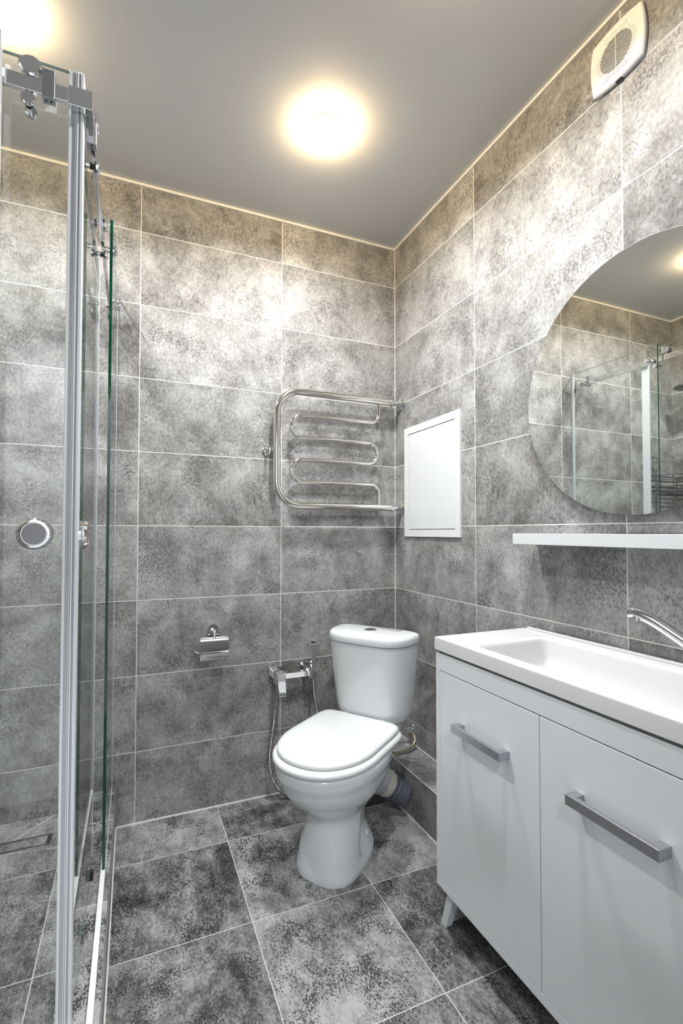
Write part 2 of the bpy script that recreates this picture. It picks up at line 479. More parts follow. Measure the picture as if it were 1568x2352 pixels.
# shower tray: raised floor and curb
bm = B()
quad_uv(bm, [(XL, SY, SZ), (SX, SY, SZ), (SX, 0, SZ), (XL, 0, SZ)], [(XL + .62, SY + .33), (SX + .62, SY + .33), (SX + .62, .33), (XL + .62, .33)])
def strip_line(bm, a, b, wd, z, mat):
    a, b = Vector((*a, z)), Vector((*b, z)); n = Vector((-(b - a).y, (b - a).x, 0)).normalized() * wd / 2
    f = bm.faces.new([bm.verts.new(p) for p in (a - n, b - n, b + n, a + n)]); f.material_index = mat
strip_line(bm, (-1.47, 0), (-1.585, -.125), .003, SZ + .0008, 1)
strip_line(bm, (-1.585, -.195), (-1.42, -.22), .002, SZ + .0008, 1)
strip_line(bm, (-1.62, -.125), (-1.80, 0), .003, SZ + .0008, 1)
struct('floor_shower', bm, [FLOOR, GROUT])
bm = B()
def curb(bm, x0, x1, y0, y1, z1):
    for f in (([(x1, y1, 0), (x1, y0, 0), (x1, y0, z1), (x1, y1, z1)], 1), ([(x0, y0, 0), (x0, y1, 0), (x0, y1, z1), (x0, y0, z1)], 1),
              ([(x0, y0, 0), (x1, y0, 0), (x1, y0, z1), (x0, y0, z1)], 0), ([(x0, y0, z1), (x1, y0, z1), (x1, y1, z1), (x0, y1, z1)], 2)):
        uv = {1: [(p[1] + .13, p[2] + .03) for p in f[0]], 0: [(p[0] + .1, p[2] + .03) for p in f[0]], 2: [(p[0] + 1.40, p[1] + .22) for p in f[0]]}[f[1]]
        quad_uv(bm, f[0], uv)
curb(bm, SX - .09, SX, SY, 0, .158)
curb(bm, XL, SX - .09, SY, SY + .09, .158)
struct('trim_10', bm, FLOOR)
bm = B(); box(bm, SX, SX + .004, SY - .004, 0, .0, .005); box(bm, XL, SX, SY - .004, SY, 0, .005); struct('trim_11', bm, GROUT)
bm = B(); box(bm, SX - .002, SX + .0035, SY - .004, 0, .147, .1585); struct('trim_12', bm, ALU, bevel=.001)

# ------------------------------------------------------------------ lamps
def lamp(x, y, label):
    t = thing('ceiling_lamp', label, 'lamp', (x, y, CEIL), 0, 'round ceiling lamps')
    bm = B(); lathe(bm, (x, y, CEIL), (0, 0, -1), [(0, .055), (.003, .055), (.004, .0525), (.004, .0495), (0, .0495)])
    obj('trim_ring', bm, PLAST, t)
    bm = B(); lathe(bm, (x, y, CEIL - .001), (0, 0, -1), [(0, .049), (.020, .049)], caps=False)
    lathe(bm, (x, y, CEIL - .001), (0, 0, -1), [(.020, .049), (.026, .046), (.030, .040), (.0315, 0)], mat=1, caps=False)
    obj('diffuser', bm, [RIM, FACE], t)
    li = bpy.data.lights.new('lamp_light', 'AREA'); li.shape = 'DISK'; li.size = .07
    li.spread = LAMP_SPREAD; li.energy = LAMP_W; li.color = LAMP_COL
    lo = bpy.data.objects.new('lamp_light', li); COL.objects.link(lo); lo.parent = t; lo.location = (0, 0, -.034)
    return t
lamp(-.598, -.545, 'glowing round lamp in the middle of the ceiling, in front of the toilet')
lamp(-1.575, -.585, 'glowing round ceiling lamp above the glass shower, at the left edge')
lamp(-.57, -1.27, 'round ceiling lamp nearest the camera, its glow at the top edge')

# ------------------------------------------------------------------ toilet (local frame: y forward, x sideways)
TO = (-.265, -.31, 0); TA = math.radians(126)
toilet = thing('toilet', 'white ceramic toilet with closed lid and cistern set diagonally in the corner', 'toilet', TO, TA)
def egg(yb, yf, wd, z, nb=2.2, nf=2.0, yc=None, n=72):
    yc = (yb + yf) / 2 if yc is None else yc; out = []
    for k in range(n):
        a = 2 * PI * k / n; c, s = math.cos(a), math.sin(a)
        e = nf if c > 0 else nb; L = (yf - yc) if c > 0 else (yc - yb)
        out.append([wd * math.copysign(abs(s) ** (2 / e), s), yc + L * math.copysign(abs(c) ** (2 / e), c), z])
    return out
bm = B()
tab = [  # z, back, front, half width, y of widest
    (0.000, .128, .460, .112, .345), (.012, .128, .461, .114, .345), (.05, .132, .460, .110, .345), (.10, .138, .459, .105, .34),
    (.15, .142, .453, .100, .335), (.19, .144, .449, .097, .33), (.215, .144, .456, .102, .33), (.245, .14, .492, .120, .33), (.285, .125, .538, .150, .33),
    (.325, .11, .566, .167, .34), (.352, .10, .577, .172, .35), (.362, .10, .583, .176, .35), (.385, .10, .588, .180, .35), (.402, .10, .587, .179, .35), (.408, .105, .580, .172, .35)]
rings = []
for row in interp(tab, 56):
    z, yb, yf, wd, yc = row
    R = egg(yb, yf, wd, z, nb=2.4, nf=2.15 + .5 * (1 - sstep(0, .2, z)), yc=yc)
    for p in R:
        d = (1 - sstep(.298, .328, p[1])) * sstep(.018, .085, z) * (1 - sstep(.205, .27, z))
        p[0] *= 1 - .48 * d
        p[0] += .015 * (1 - sstep(0, .24, z))
    rings.append(R)
loft(bm, rings)
# deck that carries the cistern, and the trap behind the bowl
loft(bm, [egg(.00, .26, wd, z, nb=4, nf=3) for z, wd in ((.30, .07), (.34, .105), (.37, .125), (.405, .13), (.418, .128), (.424, .12))])
tube(bm, smooth_path([(0, .26, .26), (0, .16, .235), (0, .07, .19), (0, .02, .165)], 6), [.075, .073, .071, .069, .067, .066] + [.065] * 13, seg=28)
bowl = obj('bowl', bm, CERAM, toilet, angle=60, world=False)
for sx in (-1, 1):
    bm = B(); lathe(bm, (sx * .056, .215, .062), (sx, 0, .25), [(0, .011), (.005, .011), (.008, .008), (.009, 0)], seg=20)
    obj('bolt_cap', bm, CERAM, toilet, world=False)
def dring(sc, z, y0=.155, y1=.582, wd=.170):
    yc = .37; R = egg(y0, y1, wd, z, nb=9, nf=2.15, yc=yc)
    return [[p[0] * (wd - sc) / wd, yc + (p[1] - yc) * ((y1 - y0) / 2 - sc) / ((y1 - y0) / 2), z] for p in R]
bm = B(); loft(bm, [dring(s, z, .135, .598, .182) for s, z in ((.012, .408), (.004, .410), (.0, .416), (.0, .422), (.003, .428), (.010, .432))])
obj('seat_ring', bm, SEATM, toilet, world=False)
bm = B(); loft(bm, [dring(s, z, .138, .580, .170) for s, z in ((.012, .4325), (.004, .434), (.0, .439), (.0, .444), (.003, .449), (.010, .453), (.025, .4555), (.06, .457), (.11, .458))])
obj('seat_lid', bm, SEATM, toilet, world=False)
for sx in (-1, 1):
    bm = B(); lathe(bm, (sx * .075, .112, .418), (0, 0, 1), [(0, .024), (.022, .024), (.028, .020), (.030, 0)], seg=24)
    obj('hinge', bm, SEATM, toilet, world=False)
def tank_ring(wd, d, z, b=0.0, n=72):
    out = []
    for k in range(n):
        a = 2 * PI * k / n; c, s = math.cos(a), math.sin(a)
        if c >= 0:
            x = wd * math.copysign(abs(s) ** (2 / 4.2), s); y = .03 + (d - .03) * abs(c) ** (2 / 2.1)
        else:
            x = wd * math.copysign(abs(s) ** (2 / 9), s); y = .03 - (.03 - b) * abs(c) ** (2 / 9)
        out.append((x, y, z))
    return out
bm = B(); loft(bm, [tank_ring(wd, d, z) for z, wd, d in ((.424, .118, .105), (.428, .140, .122), (.44, .150, .132), (.47, .156, .138), (.55, .165, .147), (.65, .174, .158), (.728, .180, .165))])
obj('cistern', bm, CERAM, toilet, world=False, angle=50)
bm = B(); loft(bm, [tank_ring(wd, d, z, -.003) for z, wd, d in ((.7285, .176, .160), (.731, .183, .169), (.736, .185, .171), (.752, .185, .171), (.760, .183, .169), (.766, .176, .161), (.769, .160, .143), (.771, .12, .10))])
obj('cistern_lid', bm, CERAM, toilet, world=False, angle=50)
bm = B(); lathe(bm, (0, .070, .769), (0, 0, 1), [(0, .0255), (.004, .0255), (.0055, .023), (.004, .021), (.0045, .0)], seg=36)
fb = obj('flush_button', bm, CHROME, toilet, world=False); fb['label'] = 'chrome push button'
bm = B(); box(bm, -.0008, .0008, .050, .090, .7725, .7745); lathe(bm, (0, .070, .7715), (0, 0, 1), [(0, .018), (.0025, .018), (.003, 0)], seg=30)
obj('button_plate', bm, BUTTON, fb, world=False)

# waste connector between toilet and ledge
pipe = thing('waste_pipe', 'cream and grey corrugated waste pipe running from toilet into the tiled ledge', 'pipe', (-.25, -.32, .1))
P0 = [(-.290, -.328, .168), (-.262, -.312, .148), (-.236, -.310, .130), (-.205, -.318, .110), (-.178, -.330, .092), (-.150, -.345, .078)]
path = smooth_path(P0, 8); nP = len(path); cut = int(nP * .58)
bm = B(); rr = [.050 + (.0045 if (i // 3) % 2 == 0 else 0) for i in range(cut + 1)]
tube(bm, path[:cut + 1], rr, seg=36); obj('pan_connector', bm, CREAM, pipe)
bm = B(); q = path[cut:]; tube(bm, q, [.058 if i < 3 else (.0545 if i < 5 else (.056 if i < 7 else .052)) for i in range(len(q))], seg=36)
gp = obj('sewer_elbow', bm, GREYPIPE, pipe); gp['label'] = 'dark grey plastic elbow'

# water valve
valve = thing('angle_valve', 'small chrome water valve with braided hose on right wall above the ledge', 'valve', (0, -.146, .252))
bm = B(); lathe(bm, (0, -.146, .252), (-1, 0, 0), [(0, .024), (.004, .023), (.009, .014), (.010, .010)], seg=32); obj('escutcheon', bm, CHROME, valve)
bm = B(); cyl(bm, (-.008, -.146, .252), (-.052, -.146, .252), .0095, 24); cyl(bm, (-.05, -.146, .252), (-.075, -.146, .252), .0135, 8)
cyl(bm, (-.022, -.146, .252), (-.022, -.175, .246), .0085, 20); obj('valve_body', bm, CHROME, valve)
bm = B(); tube(bm, smooth_path([(-.022, -.172, .246), (-.020, -.198, .240), (-.026, -.215, .222), (-.055, -.225, .205), (-.11, -.232, .196), (-.17, -.245, .215), (-.20, -.27, .30), (-.22, -.29, .42)], 8), .0058, seg=14)
obj('braided_hose', bm, BRAID, valve)

# ------------------------------------------------------------------ towel rail
rail = thing('towel_rail', 'polished steel serpentine heated towel rail on the back wall beside the corner', 'towel rail', (-.35, -.058, 1.54))
yR = -.058
bm = B(); tube(bm, fillet([(-.045, yR, 1.796), (-.632, yR, 1.796), (-.632, yR, 1.284), (-.045, yR, 1.284)], .105, 14), .0155, seg=24)
obj('main_pipe', bm, STEEL, rail)
za, zb, zc, zd = 1.690, 1.590, 1.490, 1.390
xl, xr = -.565, -.135
hr = .0499
pts = fillet([(-.125, yR, 1.79), (-.125, yR, za), (xl, yR, za), (xl, yR, zb), (xr, yR, zb), (xr, yR, zc), (xl, yR, zc), (xl, yR, zd), (-.125, yR, zd), (-.125, yR, 1.29)],
             [.042, hr, hr, hr, hr, hr, hr, .042], 12)
bm = B(); tube(bm, pts, .0095, seg=20); obj('serpentine_pipe', bm, STEEL, rail)
for z in (1.796, 1.284):
    f = B(); lathe(f, (0, yR, z), (-1, 0, 0), [(0, .034), (.003, .034), (.010, .026), (.016, .020), (.018, .016)], seg=36); fl = obj('wall_flange', f, CHROME, rail)
    f = B(); cyl(f, (-.014, yR, z), (-.052, yR, z), .0135, 24); cyl(f, (-.046, yR, z), (-.060, yR, z), .0185, 6); obj('union_nut', f, CHROME, fl)
for x, z in ((-.475, 1.812), (-.105, 1.812), (-.455, 1.302)):
    f = B(); tube(f, smooth_path([(x - .028, yR, z - .0015), (x - .008, yR, z + .001), (x, yR, z + .010)], 5), .0035, seg=10); cyl(f, (x, yR, z + .006), (x, yR, z + .014), .005, 12)
    obj('air_vent', f, STEEL, rail)
bm = B(); lathe(bm, (-.664, 0, 1.530), (0, -1, 0), [(0, .021), (.004, .021), (.010, .014), (.012, .009)], seg=28)
cyl(bm, (-.664, -.01, 1.530), (-.664, yR, 1.530), .0065, 16); cyl(bm, (-.664, yR, 1.53), (-.632, yR, 1.53), .0065, 16)
obj('wall_bracket', bm, CHROME, rail)

# ------------------------------------------------------------------ revision hatch on the right wall
hatch = thing('access_hatch', 'white plastic inspection hatch on the right wall beside the towel rail', 'hatch', (0, -.31, 1.40))
y0, y1, z0, z1 = -.520, -.100, 1.146, 1.662
bm = B(); fr_ = .032
box(bm, -.008, 0, y0, y1, z0, z0 + fr_); box(bm, -.008, 0, y0, y1, z1 - fr_, z1); box(bm, -.008, 0, y0, y0 + fr_, z0 + fr_, z1 - fr_); box(bm, -.008, 0, y1 - fr_, y1, z0 + fr_, z1 - fr_)
obj('frame', bm, PLAST, hatch, smooth=False)
bm = B(); box(bm, -.0065, -.001, y0 + fr_ + .003, y1 - fr_ - .003, z0 + fr_ + .003, z1 - fr_ - .003); obj('door', bm, WHITE, hatch, smooth=False, bevel=.0015)

# ------------------------------------------------------------------ paper holder
ph = thing('toilet_paper_holder', 'chrome toilet paper holder with hinged cover on the back wall', 'paper holder', (-.893, 0, .74))
bm = B()
prof = [(-.0245, .725), (-.0245, .752)] + [(-.0245 * math.cos(a), .752 + .024 * math.sin(a)) for a in np.linspace(.3, PI - .3, 12)] + [(.0245, .752), (.0245, .725)]
loft(bm, [[(-.893 + sx * s, y, .75 + (z - .75) * s) for sx, z in prof] for y, s in ((-.001, 1.0), (-.009, 1.0), (-.012, .9))])
obj('wall_plate', bm, CHROME, ph, angle=30)
bm = B(); tube(bm, fillet([(-.893, -.010, .750), (-.893, -.038, .750), (-.893, -.046, .712)], .012, 6), .0075, seg=18); obj('arm', bm, CHROME, ph)
bm = B()
xs = (-.953, -.838); sh = [(-.042, .724)] + [(-.056, .722), (-.0645, .714), (-.066, .70), (-.066, .677)] + [(-.066 + .030 * (1 - math.cos(a)), .677 - .052 * math.sin(a)) for a in np.linspace(.15, PI / 2, 9)]
inner = [(y + .0015, z) for y, z in sh]
loft(bm, [[(x, y, z) for y, z in sh] + [(x, y, z - (.0015 if i < 2 else 0)) for i, (y, z) in reversed(list(enumerate(inner)))] for x in np.linspace(xs[0], xs[1], 5)])
cov = obj('cover', bm, CHROME, ph, angle=40)
bm = B(); cyl(bm, (-.953, -.042, .7235), (-.838, -.042, .7235), .0028, 12); obj('hinge_rod', bm, CHROME, cov)
bm = B(); tube(bm, fillet([(-.838, -.040, .715), (-.836, -.042, .668), (-.955, -.044, .664), (-.972, -.040, .672)], .008, 5), .0028, seg=12); obj('roll_bar', bm, CHROME, ph)

# ------------------------------------------------------------------ hygienic shower mixer
mx = thing('bidet_mixer', 'square chrome hygienic shower mixer with hose on the wall left of toilet', 'mixer', (-.62, 0, .54))
bm = B(); box(bm, -.650, -.592, -.011, 0, .508, .568); pl = obj('wall_plate', bm, CHROME, mx, bevel=.002)
bm = B(); box(bm, -.638, -.604, -.060, -.011, .520, .556); box(bm, -.642, -.598, -.100, -.056, .510, .562); obj('mixer_body', bm, CHROME, mx, bevel=.003)
bm = B(); v = [(-.634, -.101, .560), (-.604, -.101, .560), (-.604, -.110, .560), (-.634, -.110, .560)]
loft(bm, [[(-.640, -.100, .560), (-.606, -.100, .560), (-.606, -.110, .562), (-.640, -.110, .562)], [(-.638, -.104, .52), (-.602, -.104, .52), (-.602, -.114, .52), (-.638, -.114, .52)], [(-.634, -.112, .464), (-.600, -.112, .464), (-.600, -.118, .466), (-.634, -.118, .466)]])
obj('lever', bm, CHROME, mx, bevel=.002)
bm = B(); box(bm, -.606, -.486, -.080, -.056, .528, .552); obj('cross_bar', bm, CHROME, mx, bevel=.0015)
bm = B(); box(bm, -.505, -.462, -.010, 0, .530, .575); obj('wall_plate', bm, CHROME, mx, bevel=.002)
bm = B(); box(bm, -.494, -.476, -.062, -.010, .543, .561); box(bm, -.487, -.474, -.090, -.052, .522, .558); box(bm, -.453, -.444, -.090, -.052, .522, .558); box(bm, -.474, -.453, -.058, -.052, .522, .558)
obj('spray_holder', bm, CHROME, mx, bevel=.001)
spray = thing('hand_spray', 'slim square chrome hand spray standing in the mixer holder', 'hand spray', (-.4635, -.071, .52))
bm = B(); loft(bm, [[(-.4635 + a * s, -.071 + b_ * s, z) for a, b_ in ((-1, -1), (1, -1), (1, 1), (-1, 1))] for z, s in ((.512, .006), (.520, .0088), (.56, .0095), (.674, .0112))])
hd = obj('handle', bm, CHROME, spray, bevel=.001)
bm = B(); box(bm, -.4915, -.4435, -.102, -.058, .655, .674); obj('spray_head', bm, CHROME, spray, bevel=.0015)
bm = B(); tube(bm, smooth_path([(-.628, -.070, .512), (-.630, -.072, .46), (-.636, -.066, .38), (-.648, -.060, .28), (-.656, -.052, .18), (-.645, -.050, .105), (-.618, -.055, .050), (-.580, -.062, .020), (-.530, -.075, .010),
                                (-.46, -.090, .010), (-.415, -.098, .05), (-.41, -.098, .14), (-.430, -.090, .26), (-.448, -.082, .36), (-.460, -.074, .46), (-.4635, -.071, .518)], 14), .0070, seg=14)
obj('flexible_hose', bm, HOSE, mx)

# ------------------------------------------------------------------ vanity cabinet
VX, VY0, VY1 = -.360, -.855, -1.645
van = thing('vanity_cabinet', 'white two door washbasin cabinet on short splayed legs against the right wall', 'cabinet', (-.18, -1.25, 0))
TK = .018
bm = B()
box(bm, VX, -.012, VY0 - TK, VY0, .117, .804); box(bm, VX, -.012, VY1, VY1 + TK, .117, .804)
box(bm, VX, -.012, VY1 + TK, VY0 - TK, .117, .139); box(bm, -.025, -.012, VY1 + TK, VY0 - TK, .139, .804)
obj('carcass', bm, WHITE, van, smooth=False, bevel=.001)
bm = B(); box(bm, VX, VX + TK, VY1 + TK, VY0 - TK, .7545, .804); obj('front_rail', bm, WHITE, van, smooth=False, bevel=.001)
bm = B(); box(bm, VX + .016, VX + .02, VY1 + TK, VY0 - TK, .139, .7545); box(bm, VX + .008, VX + .016, VY1 + .01, VY0 - .006, .804, .8115); box(bm, VX + .008, -.02, VY0 - .016, VY0 - .006, .804, .8115); obj('shadow_gap', bm, GAPG, van, smooth=False)
ym = (VY0 + VY1) / 2
for a, b_ in ((VY0 - TK - .0015, ym + .0013), (ym - .0013, VY1 + TK + .0015)):
    bm = B(); box(bm, VX, VX + .016, b_, a, .1405, .7520); d = obj('door', bm, WHITE, van, smooth=False, bevel=.001)
    c = (a + b_) / 2 + (-.002); h = .094
    bm = B(); box(bm, VX - .033, VX - .021, c - h, c + h, .613, .634)
    for e in (-1, 1):
        box(bm, VX - .0215, VX, c + e * h - (.018 if e > 0 else 0), c + e * h + (.018 if e < 0 else 0), .6134, .6336)
    hd = obj('handle', bm, ALU, d, smooth=False, bevel=.0008); hd['label'] = 'grey aluminium bar handle'
for lx, ly, dx, dy in ((-.325, -.900, -.012, .030), (-.325, -1.60, -.012, -.030), (-.055, -.900, .012, .030), (-.055, -1.60, .012, -.030)):
    bm = B(); s = .0135
    loft(bm, [[(lx + dx * k + a * s * q, ly + dy * k + b_ * s * q, z) for a, b_ in ((-1, -1), (1, -1), (1, 1), (-1, 1))] for z, k, q in ((0, 1, .85), (.118, 0, 1.1))])
    if lx > LX: bmesh.ops.translate(bm, verts=bm.verts, vec=(-.12, 0, 0))
    obj('leg', bm, WHITE, van, smooth=False, bevel=.001)

# washbasin top with rounded recess
CX0, CX1, CY0, CY1, CZ0, CZ1 = -.362, -.004, -1.650, -.848, .8115, .850
def rrect(x0, x1, y0, y1, r, z, n=8):
    out = []
    for cx_, cy_, a in ((x1 - r, y1 - r, 0), (x0 + r, y1 - r, PI / 2), (x0 + r, y0 + r, PI), (x1 - r, y0 + r, 1.5 * PI)):
        for k in range(n + 1):
            t = a + PI / 2 * k / n; out.append((cx_ + r * math.cos(t), cy_ + r * math.sin(t), z))
    return out
bm = B()
R = [rrect(CX0 + .0015, CX1, CY0, CY1 - .0015, .003, CZ0), rrect(CX0, CX1, CY0, CY1, .004, CZ0 + .002), rrect(CX0, CX1, CY0, CY1, .004, CZ1 - .004), rrect(CX0 + .0015, CX1 - .001, CY0 + .001, CY1 - .0015, .005, CZ1 - .001), rrect(CX0 + .005, CX1 - .004, CY0 + .004, CY1 - .005, .006, CZ1)]
bx0, bx1, by0, by1 = -.325, -.040, -1.545, -.966
for i, (ins, z) in enumerate(((0, CZ1), (.004, CZ1 - .0012), (.009, CZ1 - .005), (.013, CZ1 - .014), (.017, CZ1 - .05), (.022, CZ1 - .072), (.032, CZ1 - .087), (.055, CZ1 - .095), (.09, CZ1 - .098))):
    k = 1.5
    R.append(rrect(bx0 + ins, bx1 - ins * .7, by0 + ins, by1 - ins * k, .028, z))
loft(bm, R, cap0=False, cap1=True)
f0 = B()
sink = thing('washbasin', 'white rectangular cast washbasin with shallow sloping bowl on the cabinet', 'washbasin', (-.18, -1.25, .8115))
bs = obj('basin', bm, STONE, sink, angle=28)
wnm = bs.modifiers.new('weighted', 'WEIGHTED_NORMAL'); wnm.keep_sharp = True
bm = B(); box(bm, -.014, -.003, CY0, CY1 - .02, .850, .8575); obj('rear_lip', bm, STONE, sink, bevel=.002)
bm = B(); lathe(bm, (-.17, -1.38, .7525), (0, 0, 1), [(0, .024), (.003, .024), (.004, .02), (.004, 0)], seg=32); obj('drain', bm, CHROME, sink)

# faucet: body beyond the frame, curved spout reaching over the basin
fa = thing('basin_faucet', 'chrome faucet with curved round spout reaching over the washbasin', 'faucet', (-.075, -1.56, .85))
bm = B(); lathe(bm, (-.075, -1.56, .850), (0, 0, 1), [(0, .028), (.005, .028), (.008, .024), (.075, .023), (.085, .020)], seg=32); obj('body', bm, CHROME, fa)
sp = smooth_path([(-.078, -1.552, .885), (-.088, -1.50, .886), (-.102, -1.45, .907), (-.122, -1.405, .941), (-.142, -1.366, .970), (-.157, -1.336, .984), (-.164, -1.322, .984)], 8)
bm = B(); tube(bm, sp, [.0145 - .0035 * i / len(sp) for i in range(len(sp))], seg=20); spo = obj('spout', bm, CHROME, fa)
bm = B(); cyl(bm, (-.157, -1.337, .980), (-.159, -1.339, .967), .0095, 20); obj('aerator', bm, CHROME, spo)
bm = B(); tube(bm, [(-.075, -1.56, .93), (-.075, -1.60, .965), (-.075, -1.66, .985)], [.018, .010, .008], seg=16); obj('lever', bm, CHROME, fa)

# ------------------------------------------------------------------ mirror and shelf
mir = thing('round_mirror', 'large round frameless mirror on the right wall above the white shelf', 'mirror', (-.03, -1.2473, 1.5603))
bm = B(); lathe(bm, (-.026, -1.2473, 1.5603), (-1, 0, 0), [(0, .3487), (.0038, .3487)], seg=160); obj('glass', bm, MIRROR, mir, angle=30)
bm = B(); lathe(bm, (-.0, -1.2473, 1.5603), (-1, 0, 0), [(0, .27), (.0258, .27)], seg=80); obj('backing', bm, GAPM, mir, angle=30)
bm = B(); lathe(bm, (-.0262, -1.2473, 1.5603), (-1, 0, 0), [(0, .3487), (0, .3498), (.0036, .3498), (.0036, .3487), (0, .3487)], seg=160, caps=False)
obj('edge', bm, KNOBF, mir, angle=30)
bm = B(); box(bm, -.101, 0, -1.60, -.900, 1.1295, 1.1625)
tag(obj('wall_shelf', bm, WHITE, smooth=False, bevel=.0012), 'white straight wall shelf below the round mirror', 'shelf')

# ------------------------------------------------------------------ extractor fan
fan = thing('extractor_fan', 'square white extractor fan with slatted round opening high on right wall', 'fan', (0, -1.2035, 2.4705))
fy, fz, hw, bow = -1.2035, 2.4705, .0705, .0085
nA = 160; x0, x1 = -.004, -.016
def fanpt(a, s=1.0):
    c, sn = math.cos(a), math.sin(a); k = max(abs(c), abs(sn)); c, sn = c / k, sn / k
    t = sn if abs(c) >= abs(sn) - 1e-9 else c
    e = 1 + bow / hw * (1 - t * t)
    if abs(c) >= abs(sn) - 1e-9: c *= e
    else: sn *= e
    return fy + c * hw * s, fz + sn * hw * s
bm = B(); angs = [PI / 4 + 2 * PI * k / nA for k in range(nA)]; ro = .046
rings = [[(0, *fanpt(a, .965)) for a in angs], [(-.008, *fanpt(a, 1.0)) for a in angs], [(-.012, *fanpt(a, 1.0)) for a in angs], [(-.0155, *fanpt(a, .965)) for a in angs], [(-.0165, fy + ro * math.cos(a), fz + ro * math.sin(a)) for a in angs], [(-.004, fy + ro * math.cos(a), fz + ro * math.sin(a)) for a in angs]]
loft(bm, rings, cap0=False, cap1=False)
for i in range(-8, 9):                       # slats across the opening, fine ribs beyond it
    z = fz + i * .0072; dz = z - fz
    if abs(dz) < ro:
        hx = math.sqrt(ro * ro - dz * dz); box(bm, -.0172, -.012, fy - hx, fy + hx, z - .0008, z + .0008)
        ex = min(hx + .012, .060)
        for sgn in (-1, 1): box(bm, -.0176, -.0160, min(fy + sgn * hx, fy + sgn * ex), max(fy + sgn * hx, fy + sgn * ex), z - .0009, z + .0009)
    else:
        box(bm, -.0176, -.0155, fy - .034, fy + .034, z - .0009, z + .0009)
box(bm, -.0166, -.012, fy - .0009, fy + .0009, fz - ro, fz + ro)
obj('grille', bm, PLAST, fan, angle=30)
bm = B(); lathe(bm, (-.001, fy, fz), (-1, 0, 0), [(0, ro + .001), (.0022, ro + .001), (.0022, 0)], seg=48); obj('duct', bm, DUCT, fan)
bm = B(); box(bm, -.013, -.004, fy - .012, fy + .004, fz - hw - bow - .003, fz - hw - bow + .001); obj('catch', bm, BLACK, fan, smooth=False)

# ------------------------------------------------------------------ shower enclosure
sh = thing('shower_enclosure', 'glass corner shower enclosure with sliding doors and chrome top rail at left', 'shower enclosure', (-1.31, -.5, .158))
GT = 2.116
def pane(name, x0, x1, y0, y1, z0, z1, parent):
    bm = B(); fs = box(bm, x0, x1, y0, y1, z0, z1)
    thin_x = (x1 - x0) < (y1 - y0)
    for f in fs:
        f.normal_update()
        n = f.normal; big = abs(n.x) > .5 if thin_x else abs(n.y) > .5
        f.material_index = 0 if big else (2 if abs(n.z) > .5 else 1)
    return obj(name, bm, [GLASS, GEDGE, GTOP], parent, smooth=False)
FX0, FX1 = -1.287, -1.279          # fixed side pane
DX0, DX1 = -1.3265, -1.3185        # sliding side door
FYa, FYb = -1.026, -1.018          # fixed front pane
DYa, DYb = -.984, -.976            # sliding front door
fp = pane('fixed_panel', FX0, FX1, -.505, -.006, .172, GT, sh)
ff = pane('fixed_panel', -2.19, -1.462, FYa, FYb, .172, GT, sh)
sd = pane('sliding_door', DX0, DX1, -.965, -.430, .170, GT, sh)
fd = pane('sliding_door', -1.95, -1.344, DYa, DYb, .170, GT, sh)
# rails
bm = B(); box(bm, -1.312, -1.302, -1.005, -.012, 2.032, 2.061); obj('top_rail', bm, CHROME, sh, smooth=False, bevel=.001)
bm = B(); box(bm, -2.19, -1.30, -1.007, -.997, 2.032, 2.061); obj('top_rail', bm, CHROME, sh, smooth=False, bevel=.001)
bm = B(); box(bm, -1.343, -1.298, -1.0095, -.993, 2.027, 2.066); box(bm, -1.315, -1.2985, -.993, -.955, 2.0275, 2.0655); obj('corner_bracket', bm, CHROME, sh, smooth=False, bevel=.001)
# wall end of the side rail
bm = B(); box(bm, -1.316, -1.298, -.022, 0, 2.024, 2.070); obj('rail_end', bm, CHROME, sh, smooth=False, bevel=.001)
# rail clips (with set screws below)
for cx0, cx1, cy0, cy1 in ((-1.388, -1.366, -1.0125, -.9935), (-1.3165, -1.2975, -.922, -.900), (-1.3165, -1.2975, -.105, -.083)):
    bm = B(); box(bm, cx0, cx1, cy0, cy1, 2.024, 2.081)
    for e in (.3, .7): cyl(bm, (cx0 + (cx1 - cx0) * (e if cx1 - cx0 > .02 else .5), cy0 + (cy1 - cy0) * (.5 if cx1 - cx0 > .02 else e), 2.0235), (cx0 + (cx1 - cx0) * (e if cx1 - cx0 > .02 else .5), cy0 + (cy1 - cy0) * (.5 if cx1 - cx0 > .02 else e), 2.025), .0025, 12, mat=1)
    obj('rail_clip', bm, [ALU, BLACK], sh, smooth=False, bevel=.001)
# studs from the rail through the fixed panes
for y in (-.455, -.06):
    bm = B(); cyl(bm, (-1.302, y, 2.047), (-1.287, y, 2.047), .009, 20); lathe(bm, (FX1, y, 2.047), (1, 0, 0), [(0, .015), (.008, .015), (.012, .012), (.012, 0)], seg=28)
    obj('panel_stud', bm, CHROME, sh)
bm = B(); cyl(bm, (-1.52, -1.018, 2.047), (-1.52, -1.006, 2.047), .009, 20); lathe(bm, (-1.52, FYa, 2.047), (0, -1, 0), [(0, .015), (.008, .015), (.012, .012), (.012, 0)], seg=28); obj('panel_stud', bm, CHROME, sh)
